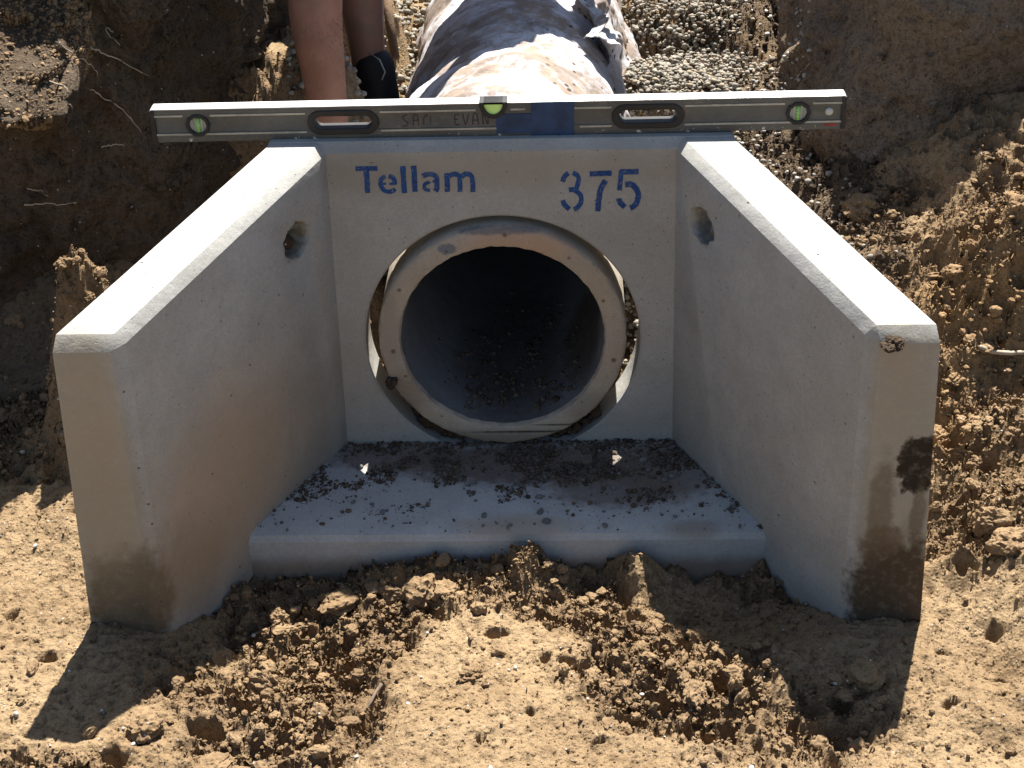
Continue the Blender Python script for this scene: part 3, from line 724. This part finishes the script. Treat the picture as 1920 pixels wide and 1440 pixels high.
vv, ff = [], []; box_vf((.031, LT/2, .0225), (.062, LT+.0016, .0455-.0105), vv, ff)
mesh_obj('blue_tape', vv, ff, M_TAPE, lev, False)
sp = tube_obj('hang_bolt', [(.574, -.0015, .0325), (.574, .002, .0325)], [.006, .0078], M_VIAL, lev, 18)
box('red_print', (.577, .0002, .0085), (.022, .0012, .0045), M_RED, lev)
def pen(name, strokes, x0, z0, h):
    vv, ff = [], []
    for pts, wd in strokes:
        n = len(vv)
        for a, b in stroke([(p[0], p[1]) for p in pts], wd):
            for q in (a, b): vv.append((x0+q[0]*h, .0008, z0-q[1]*h))
        m = (len(vv)-n)//2; ff += [(n+2*i, n+2*i+1, n+2*i+3, n+2*i+2) for i in range(m-1)]
    mesh_obj(name, vv, ff, M_PEN, lev, False)
g = .10
pen('marker_writing', [([(.5, 0), (.1, .15), (.25, .5), (.5, .7), (.35, 1), (0, 1)], g), ([(.95, 1), (1.05, .1), (1.3, 0), (1.4, .3), (1.4, 1)], g), ([(.98, .55), (1.4, .5)], g),
    ([(2.1, .1), (1.9, .3), (1.85, .9)], g), ([(2.0, .05), (2.25, .1)], g), ([(2.45, .2), (2.45, .8)], g*.8),
    ], -.164, .042, .0205)
pen('marker_writing', [([(4.9, .05), (4.55, .1), (4.5, .5), (4.55, .95), (4.9, .95)], g), ([(4.5, .5), (4.8, .5)], g), ([(5.2, 0), (5.4, 1), (5.7, 0)], g), ([(6., 1), (6.1, .1), (6.35, 0), (6.45, .4), (6.5, 1)], g), ([(6.05, .6), (6.45, .6)], g),
    ([(6.9, 1), (6.9, 0), (7.3, 1), (7.3, 0)], g)], -.164, .042, .0205)

# ------------------------------------------------------------------ loose soil, stones
def gz(x, y):
    z, l = height(np.asarray(x, float), np.asarray(y, float)); return z, l
def inside_concrete(x, y):
    ax = np.abs(x); q = np.clip(-y, 0, LW)/LW
    return ((y > -LW-.01) & (y < .09) & (ax < W+SX*q+TX+.045))
def scatter(n, x0, x1, y0, y1, lo, hi, power, mask=None, sink=.25):
    x = RNG.uniform(x0, x1, n); y = RNG.uniform(y0, y1, n); z, l = gz(x, y)
    r = lo*(1-RNG.uniform(0, 1, n))**(-1/power); r = np.minimum(r, hi)
    keep = RNG.uniform(0, 1, n) < (.08+.92*l**1.5) if mask is None else mask(x, y, l)
    keep &= ~((np.abs(x-PX) < PR+.02) & (y > 0))
    keep &= ~(inside_concrete(x, y) & (y > -AP-.01)) & ~((np.abs(x) > .52) & inside_concrete(x, y) & (y > -LW))
    x, y, z, r = x[keep], y[keep], z[keep], r[keep]
    return np.stack([x, y, z+r*(.75-sink)], 1), r
p, r = scatter(52000, -1.15, 1.25, -.97, .55, .0012, .0045, 2.2, sink=.1)
a = rocks('soil_crumbs', p, r, M_CLOD, 1, .38, .85, smooth=False); tag(a, kind='stuff')
pc, rc_ = scatter(3600, -1.15, 1.25, -.97, .50, .0035, .012, 1.8, sink=.4)
pd, rd_ = scatter(150, -1.15, 1.25, -.97, .50, .012, .030, 2.2, sink=.5)
a = craggy('soil_clods', np.concatenate([pc]), rc_, M_CLOD, 3); tag(a, kind='stuff')
a = craggy('soil_clods', pd, rd_, M_CLOD, 4); tag(a, kind='stuff')
# crumbs clinging to the cut faces
me_ = bank.data; nv_ = len(me_.vertices); co_ = np.empty(nv_*3); me_.vertices.foreach_get('co', co_); co_ = co_.reshape(-1, 3)
k = RNG.integers(0, nv_, 60000); cc = co_[k]; k2 = (cc[:, 2] < 1.05) & (np.abs(cc[:, 0]) < 1.5) & (cc[:, 1] < 1.6)
dn = fbm(cc[:, 0]+cc[:, 1], cc[:, 2], .12, 3, 801)
k2 &= RNG.uniform(0, 1, len(cc)) < .10+.9*sstep(.0, .3, dn)
cc = cc[k2]; rr = np.minimum(.0018*(1-RNG.uniform(0, 1, len(cc)))**(-1/1.9), .012)
a = rocks('bank_crumbs', cc, rr, M_BANK, 1, .38, .9, smooth=False); tag(a, kind='stuff')
ocw = (np.exp(-(((co_[:, 0]+.95)/.15)**2+((co_[:, 2]-.70)/.16)**2)) > .35) & (co_[:, 1] < .45)
cc = co_[ocw]
if len(cc):
    cc = cc[RNG.integers(0, len(cc), 7000)]
    a = rocks('bank_clods', cc, np.minimum(.0014*(1-RNG.uniform(0, 1, len(cc)))**(-1/2.1), .006), M_CLOD, 1, .38, .9, smooth=False); tag(a, kind='stuff')
# pale pebbles here and there
p, r = scatter(420, -1.1, 1.2, -.95, .4, .0018, .0075, 1.8, lambda x, y, l: RNG.uniform(0, 1, len(x)) < .8)
a = rocks('pebbles', p, r*.62, M_WSTONE, 2, .12, .8); tag(a, kind='stuff')
# gravel bedding right of and behind the pipe
n = 24000
x = RNG.uniform(.22, .74, n); y = .085+RNG.uniform(0, 1, n)**1.25*2.6; z, l = gz(x, y)
dens = sstep(.66, .50, x+.05*fbm(x, y, .2, 2, 301)+.03*(y-1)) ; dens = dens*(1-.88*sstep(1.25, .95, y)*sstep(.38, .46, x))*(.45+.55*sstep(-.25, .1, fbm(x, y, .12, 3, 311)))
k = (RNG.uniform(0, 1, n) < .03+.97*dens) & (x-PX > PR+.008)
x, y, z = x[k], y[k], z[k]; r = RNG.uniform(.0035, .0088, len(x))
a = rocks('gravel', np.stack([x, y, z+RNG.uniform(0, .016, len(x))], 1), r, M_GRAVEL, 1, .24, .8, smooth=True); tag(a, kind='stuff')
x = RNG.uniform(.24, .8, 9000); y = RNG.uniform(.09, 2.4, 9000); z, l = gz(x, y)
a = rocks('dirt_in_gravel', np.stack([x, y, z+.004+RNG.uniform(0, .008, 9000)], 1), np.minimum(.0018*(1-RNG.uniform(0, 1, 9000))**(-1/1.9), .010), M_MUD, 1, .35, .8, smooth=False); tag(a, kind='stuff')
n = 1500
x = RNG.uniform(-.5, -.26, n); y = RNG.uniform(.5, 2.4, n); z, l = gz(x, y)
a = rocks('gravel_strip', np.stack([x, y, z+RNG.uniform(0, .014, n)], 1), RNG.uniform(.005, .011, n), M_GRAVEL, 1, .14, .8); tag(a, kind='stuff')
# pale stones stuck on the dark bank foot at right
pts, rr = [], []
for _ in range(170):
    px, py = random.uniform(1330, 1520), random.uniform(0, 420)
    h = hit(px, py)
    if h: pts.append(tuple(h[0]+Vector((0, -.002, .003)))); rr.append(random.uniform(.003, .0075))
a = rocks('pale_stones', pts, rr, M_WSTONE, 2, .15, .8); tag(a, kind='stuff')

# dirt on the apron
def apron_pts(n, power, lo, hi, maskf):
    x = RNG.uniform(-.46, .46, n); y = RNG.uniform(-AP+.004, -.001, n)
    lim = W+.008+SX*(-y)/LW
    k = (np.abs(x) < lim-.001) & (RNG.uniform(0, 1, n) < maskf(x, y, lim)); x, y = x[k], y[k]
    r = np.minimum(lo*(1-RNG.uniform(0, 1, len(x)))**(-1/power), hi)
    return np.stack([x, y, r*.35], 1), r
def am(x, y, lim):
    edge = np.exp(-(lim-np.abs(x))/.010)*.9*(vn(x*40, y*40, 5) > .25)
    back = np.exp(y/.022)*.95
    nz = fbm(x, y, .06, 3, 401)
    mid = sstep(.0, .3, nz+.3*np.exp(-((y+.10)/.06)**2)-.22+.12*(x > .0))*sstep(-.27, -.12, y)
    return np.clip(edge*(.25+.75*(x > 0)+.3*(y > -.2))+back+mid*.8+.012, 0, 1)
p, r = apron_pts(34000, 1.9, .0008, .0055, am)
a = rocks('dirt_crumbs', p, r, M_CRUMB, 1, .25, .6); tag(a, kind='stuff')
p, r = apron_pts(800, 2., .0024, .008, lambda x, y, l: .10+.22*(x > .05)*(y > -.26))
a = rocks('grey_pebbles', p, r*.85, M_GSTONE, 2, .14, .8); tag(a, kind='stuff')
# dirt in the bore of the pipe
n = 1500; th = RNG.normal(-math.pi/2+.15, .34, n); yy = .02+np.abs(RNG.normal(0, .20, n)); r = np.minimum(.0012*(1-RNG.uniform(0, 1, n))**(-1/1.8), .0065); kk = fbm(th*.15, yy, .04, 2, 777) > -.1; th, yy, r = th[kk], yy[kk], r[kk]
rad = PI_-.3*r
a = rocks('pipe_dirt', np.stack([PX+rad*np.cos(th), yy, PZ+rad*np.sin(th)], 1), r, M_CRUMB, 1, .25, .9); tag(a, kind='stuff')
# soil packed under the pipe in the gap
n = 900; th = RNG.uniform(-math.pi*.86, -math.pi*.14, n); rad = RNG.uniform(PR+.001, .252, n)
a = rocks('gap_soil', np.stack([PX+rad*np.cos(th), RNG.uniform(.012, .07, n), PZ-.006+rad*np.sin(th)], 1)[(rad > 0) & ((np.abs(np.cos(th)) < .72))], RNG.uniform(.004, .011, n)[(rad > 0) & ((np.abs(np.cos(th)) < .72))], M_MUD, 1, .25, .9); tag(a, kind='stuff')

def clod(name, c, s, mat, label, cat='clod', group=None):
    o = craggy(name, [c], [s*1.15], mat, 4); tag(o, label, cat, group)
    return o
p = at_y(1675, 645, -LW-.004)
clod('mud_clod', tuple(p), .015, M_MUD, 'dark crumbly mud clod stuck to the top corner of the right wing tip', 'mud clod')
p = at_y(735, 715, -.017)
clod('mud_clod', tuple(p), .012, M_MUD, 'brown mud clod on the lower left of the pipe end ring', 'mud clod')
for (px, py, s, lab) in ((735, 1120, .017, 'rounded soil clod in front of the apron, left of its middle'), (640, 1135, .022, 'broad soil lump in the sun just past the shadow of the left wing'),
                         (270, 1365, .020, 'soil clod beside a dark hollow at the lower left'), (1690, 1010, .0, ''), (1860, 985, .024, 'round dirt clod on the slope at the right edge of the photo')):
    if not s: continue
    h = hit(px, py)
    if h: clod('soil_clod', tuple(h[0]+Vector((0, 0, s*.3))), s, M_CLOD, lab, 'clod', 'larger clods lying on the sand')

# ------------------------------------------------------------------ roots and twigs
def surf_line(pix, off=.006):
    out = []
    for px, py in pix:
        h = hit(px, py)
        if h: out.append(Vector(h[0])-Vector(ray(px, py)).normalized()*off)
    return out
def bez(pix, n=5):
    Q = []
    for i in range(len(pix)-1):
        for k in range(n):
            t = k/n; Q.append((pix[i][0]*(1-t)+pix[i+1][0]*t+random.uniform(-2, 2), pix[i][1]*(1-t)+pix[i+1][1]*t+random.uniform(-2, 2)))
    return Q+[pix[-1]]
ROOTS = [([(286, 148), (232, 118), (195, 100), (170, 88)], 'pale root fork reaching right in the upper left bank'),
    ([(226, 86), (205, 68), (198, 52), (212, 60)], 'short curled root tip above the pale root fork'),
    ([(184, 142), (172, 122), (140, 105), (112, 80)], 'thin root sloping down to the right near the top left corner'),
    ([(266, 250), (232, 205), (190, 180), (165, 165)], 'long thin root hanging toward the left end of the spirit level'),
    ([(130, 172), (118, 158), (92, 152)], 'short root tip beside the sunlit outcrop'),
    ([(234, 272), (212, 272), (190, 276)], 'short straight root below the left end of the spirit level'),
    ([(144, 379), (115, 385), (80, 381), (45, 384)], 'lower of two thin roots near the left edge of the photo'),
    ([(92, 369), (75, 357), (52, 354)], 'upper of two thin roots near the left edge of the photo'),
    ([(1520, 115), (1505, 132), (1490, 150)], 'fine root at the edge of the right bank')]
for pix, lab in ROOTS:
    q = surf_line(bez(pix), .012)
    if len(q) > 2:
        # one smooth depth, so that it hangs free of the lumps
        dd = np.array([(Vector(t)-Vector(CAM)).length for t in q]); k = np.arange(len(q)); c = np.polyfit(k, dd, 1); fit = np.polyval(c, k); fit -= max(0, (fit-dd).max())*.6
        q = [Vector(CAM)+(Vector(t)-Vector(CAM)).normalized()*f_ for t, f_ in zip(q, fit)]
        tag(tube_obj('root', q, np.linspace(.0009, .0016, len(q)), M_ROOT), lab, 'root', 'roots sticking out of the trench banks')
h0, h1 = hit(684, 1338), hit(716, 1290)
if h0 and h1:
    A, B = Vector(h0[0])+Vector((0, 0, .004)), Vector(h1[0])+Vector((0, 0, .008))
    tag(tube_obj('twig', [A, A.lerp(B, .35)+Vector((.001, 0, .001)), A.lerp(B, .7)-Vector((.0015, 0, 0)), B], [.0022, .0026, .003, .0032], M_TWIG), 'short dark twig lying on the sand in front of the headwall', 'twig')
q = surf_line([(1838, 650), (1862, 660), (1895, 662), (1935, 660)], .012)
if len(q) > 2:
    tag(tube_obj('twig', q, .0045, M_ROOT), 'pale stick poking out of the sunlit slope at the right edge', 'twig')

# ------------------------------------------------------------------ cloth over the pipe
def cloth_mat():
    t = NT('muddy_white_cloth')
    c = t.mix(t.ramp(t.noise(7, 3), .3, .7), (.46, .46, .485), (.54, .535, .55))
    y = t.sep(t.pos)[1]
    m = t.math('ADD', t.noise(5.5, 6, .7, dist=.6), t.math('MULTIPLY', t.noise(38, 5, .7), .25))
    c = t.mix(t.ramp(m, .53, .73, 0, .88), c, (.19, .14, .10))
    c = t.mix(t.ramp(t.noise(12, 5, .65, dist=1.), .48, .60, 0, .5), c, (.30, .22, .16))
    sp = t.math('MULTIPLY', t.ramp(t.vor(38), .27, .17), t.ramp(t.vor(38, out='Color'), .45, .5))
    sx = t.ramp(t.sep(t.pos)[0], .0, .14)
    c = t.mix(t.math('MULTIPLY', sp, sx), c, (.06, .045, .035))
    wv = t.n('ShaderNodeTexNoise'); t.put(wv.inputs['Vector'], t.pos); wv.inputs['Scale'].default_value = 600
    return t.done(c, .95, t.bump(t.noise(55, 5, .6), .003), spec=.1)
M_CLOTH = cloth_mat()
nu, nv = 260, 420
u = np.linspace(-1, 1, nu); yv = np.linspace(.40, 2.9, nv)
Uu, Yv = np.meshgrid(u, yv)
phi = Uu*math.radians(118)
arc = Uu*.5
wr = fbm(Yv*1.0+.25*np.abs(Uu)**1.5+.02*fbm(arc, Yv, .1, 2, 511), arc*.22, .045, 3, 501)*.013
wr += fbm(Yv+.5*arc, arc*.5-.3*Yv, .14, 3, 521)*.016
side = sstep(.35, 1., np.abs(Uu))
wr += side*(fbm(arc*.4, Yv, .09, 3, 531)*.02+.012)
Rr = PR+.012+wr+.002
Rr += side*.05*sstep(1.0, 1.8, Yv)*(Uu > 0)+.065*side*(Uu < 0)*sstep(1.1, .4, Yv)
CX = PX+Rr*np.sin(phi)*(1.0+.02*side); CZ = PZ+Rr*np.cos(phi)
CZ = np.where(np.abs(phi) > math.pi/2, PZ-(np.abs(phi)-math.pi/2)*PR*.9, CZ); CX = np.where(np.abs(phi) > math.pi/2, PX+np.sign(phi)*(Rr+(np.abs(phi)-math.pi/2)*.08), CX)
yedge = .012*fbm(arc, arc*0, .12, 3, 541)*np.exp(-(Yv-.4)/.05)
cl = mesh_obj('cloth_wrap', np.stack([CX, Yv+yedge, CZ], -1).reshape(-1, 3), grid_faces(nv, nu)[:, ::-1], M_CLOTH)
m = cl.modifiers.new('t', 'SOLIDIFY'); m.thickness = .0015
tag(cl, 'muddy white cloth wrapped over the drain pipe behind the headwall', 'cloth')
# the loose end bunched up at right
nu, nv = 70, 110
u = np.linspace(0, 1, nu); vvv = np.linspace(0, 1, nv); Uu, Vv = np.meshgrid(u, vvv)
yy = 1.0+.75*Vv; fold = fbm(Vv*.6, Uu*.35, .06, 3, 601)*.035
fx = PX+.17+.085*Uu+fold*.8+.02*np.sin(Vv*9+Uu*3); fz = PZ+.19+.02*np.sin(Uu*math.pi)*1.4+.03*(1-Uu)-.19*Uu**2.2+.6*np.abs(fold)+.02*Vv
fl = mesh_obj('cloth_flap', np.stack([fx, yy, fz], -1).reshape(-1, 3), grid_faces(nv, nu), M_CLOTH); m = fl.modifiers.new('t', 'SOLIDIFY'); m.thickness = .0015
fl.parent = cl
# stake
A = at_y(738, 66, 1.25); B = at_y(716, -60, 1.42)
A[2] -= .06
tag(tube_obj('wooden_stake', [A, A*.5+B*.5, B], [.012, .012, .012], M_WOOD, n=10), 'brown wooden stake standing beside the pipe behind the person', 'stake')

# ------------------------------------------------------------------ person
def skin_mat():
    t = NT('tanned_skin')
    c = t.mix(t.ramp(t.noise(18, 4, .6), .3, .7), (.25, .125, .085), (.20, .095, .065))
    c = t.mix(t.ramp(t.noise(90, 4, .7), .5, .75, 0, .5), c, (.17, .085, .06))
    c = t.mix(t.ramp(t.noise(14, 5, .7), .52, .68, 0, .6), c, (.15, .10, .065))
    return t.done(c, .55, t.bump(t.noise(200, 4), .001), spec=.35)
M_SKIN = skin_mat()
M_BOOT = plain('black_boot', (.014, .013, .013), .75, var=.4, bump=.001)
M_SHORT = plain('dark_shorts', (.03, .035, .05), .9, var=.3)
M_SHIRT = plain('navy_shirt', (.05, .07, .12), .9, var=.3)
M_HAIR = plain('brown_hair', (.05, .03, .02), .8, var=.4)
def skinned(name, verts, edges, rad, mat, parent=None, root=0, sub=2):
    bm = bmesh.new(); lay = bm.verts.layers.skin.verify(); vs = [bm.verts.new(v) for v in verts]
    for a, b in edges: bm.edges.new((vs[a], vs[b]))
    for i, q in enumerate(vs):
        r = rad[i]; q[lay].radius = (r, r) if not hasattr(r, '__len__') else r; q[lay].use_root = (i == root)
    me = bpy.data.meshes.new(name); bm.to_mesh(me); bm.free(); me.materials.append(mat)
    o = bpy.data.objects.new(name, me); COL.objects.link(o)
    o.modifiers.new('s', 'SKIN').use_smooth_shade = True
    m = o.modifiers.new('d', 'SUBSURF'); m.levels = sub; m.render_levels = sub
    evaluated(o, True)
    if not o.data.materials: o.data.materials.append(mat)
    if parent: o.parent = parent
    return o
V = []; E = []; Rr = []
def j(p, r, link=None):
    V.append(tuple(p)); Rr.append(r)
    if link is not None: E.append((link, len(V)-1))
    return len(V)-1
pel = j((-.29, 1.36, 1.06), .13)
l1c = at_y(588, 30, .62); l1a = at_y(612, 180, .61)
def leg(hip, knee, calf, low, ank, toe):
    a = j(hip, .088, pel); b = j(Vector(hip).lerp(Vector(knee), .5), .080, a); b = j(knee, .060, b)
    c = j(calf, .061, b); d = j(low, .046, c); e = j(ank, .038, d); f_ = j(toe, .036, e); return f_
KN1 = (-.385, .66, .79); KN2 = (-.345, 1.10, .77)
leg((-.34, 1.28, 1.0), KN1, tuple(at_y(589, 22, .63)), tuple(at_y(611, 165, .61)), (-.385, .60, .30), (-.385, .74, .235))
leg((-.25, 1.44, 1.02), KN2, (-.362, 1.10, .58), (-.352, 1.07, .45), (-.348, 1.06, .30), (-.35, 1.2, .235))
ch = j((-.08, 1.50, 1.20), .14, pel); up = j((.10, 1.58, 1.27), .14, ch); nk = j((.22, 1.60, 1.30), .058, up); hd = j((.30, 1.62, 1.30), .085, nk); hd2 = j((.37, 1.64, 1.26), .08, hd)
def arm(sh, el, wr, hand, fdir):
    a = j(sh, .058, up); b = j(el, .043, a); c = j(wr, .028, b); return c
a1 = arm((.10, 1.40, 1.26), (-.12, 1.08, 1.04), (-.31, .80, .92), None, None)
a2 = arm((.08, 1.76, 1.24), (-.10, 1.55, .99), (-.27, 1.26, .90), None, None)
for wr_, kn in ((a1, KN1), (a2, KN2)):
    w0 = Vector(V[wr_]); k0 = Vector(kn)+Vector((.02, .02, .075)); pm = j(w0.lerp(k0, .55), (.034, .02), wr_)
    d = (k0-w0).normalized(); sdv = d.cross(Vector((0, 0, 1))).normalized()
    for q, ln in ((-1.5, .062), (-.5, .075), (.5, .078), (1.5, .070)):
        m1 = j(w0.lerp(k0, .9)+sdv*q*.02, .0095, pm); m2 = j(Vector(V[m1])+d*ln*.6-Vector((0, 0, .012)), .009, m1); j(Vector(V[m2])+d*ln*.25-Vector((0, 0, .022)), .008, m2)
    t1 = j(w0.lerp(k0, .5)-sdv*.045, .011, pm); j(Vector(V[t1])+d*.04-sdv*.012-Vector((0, 0, .01)), .0095, t1)
person = skinned('person', V, E, Rr, M_SKIN)
tag(person, 'person in shorts with bare muddy shins and black boots standing left of the pipe', 'person')
def boot(ank, top, dx):
    a = Vector(ank); t = Vector(top)
    o = skinned('boot', [t, t.lerp(a, .5), a, a+Vector((0, -.045, -.05)), a+Vector((.005, .09, -.055)), a+Vector((.01, .17, -.065))], [(0, 1), (1, 2), (2, 3), (2, 4), (4, 5)], [.053, .050, .055, .040, .047, .038], M_BOOT, person, 2)
    return o
boot((-.385, .60, .285), (-.384, .61, .425), 0); boot((-.335, 1.05, .28), (-.333, 1.055, .425), 0)
vv, ff = [], []
for _ in range(420):
    t_ = random.uniform(0, 1); c0 = Vector(at_y(589, 22, .63)).lerp(Vector(at_y(611, 190, .61)), t_); rad_ = .060*(1-t_)+.040*t_
    th_ = random.uniform(-1.9, .5); dr = Vector((math.cos(th_), math.sin(th_), 0)); b0 = c0+dr*rad_*.93; ln = random.uniform(.006, .014)
    e0 = b0+dr*ln*.8+Vector((random.uniform(-.3, .3)*ln, 0, -ln*.7)); n_ = len(vv)
    vv += [tuple(b0+Vector((0, 0, .0003))), tuple(b0-Vector((0, 0, .0003))), tuple(e0), tuple(b0+Vector((.0003, .0003, 0)))]; ff += [(n_, n_+1, n_+2), (n_+3, n_+1, n_+2)]
mesh_obj('leg_hair', vv, ff, M_HAIR, person, False)['kind'] = 'stuff'
# white drawstring of the boot
tube_obj('boot_lace', [at_y(690, 98, 1.0), at_y(712, 112, .995), at_y(722, 135, .99), at_y(716, 150, .985)], .002, M_WSTONE, person)
skinned('shorts', [(-.29, 1.36, 1.07), (-.345, 1.26, .99), (-.370, .95, .885), (-.38, .84, .85), (-.25, 1.44, 1.01), (-.30, 1.28, .90), (-.325, 1.20, .84)], [(0, 1), (1, 2), (2, 3), (0, 4), (4, 5), (5, 6)], [.145, .105, .10, .10, .105, .10, .10], M_SHORT, person)
skinned('shirt', [(-.25, 1.38, 1.09), (-.08, 1.50, 1.20), (.10, 1.58, 1.27), (.17, 1.59, 1.29), (.10, 1.40, 1.26), (.0, 1.25, 1.15), (.08, 1.76, 1.24), (.0, 1.66, 1.12)], [(0, 1), (1, 2), (2, 3), (2, 4), (4, 5), (2, 6), (6, 7)], [.15, .16, .165, .085, .075, .066, .075, .066], M_SHIRT, person)
hr = rocks('hair', [(.315, 1.625, 1.335)], [.098], M_HAIR, 3, .03, .95, person)
vv = rocks('nose', [(.40, 1.655, 1.195)], [.018], M_SKIN, 2, .05, 1, person)
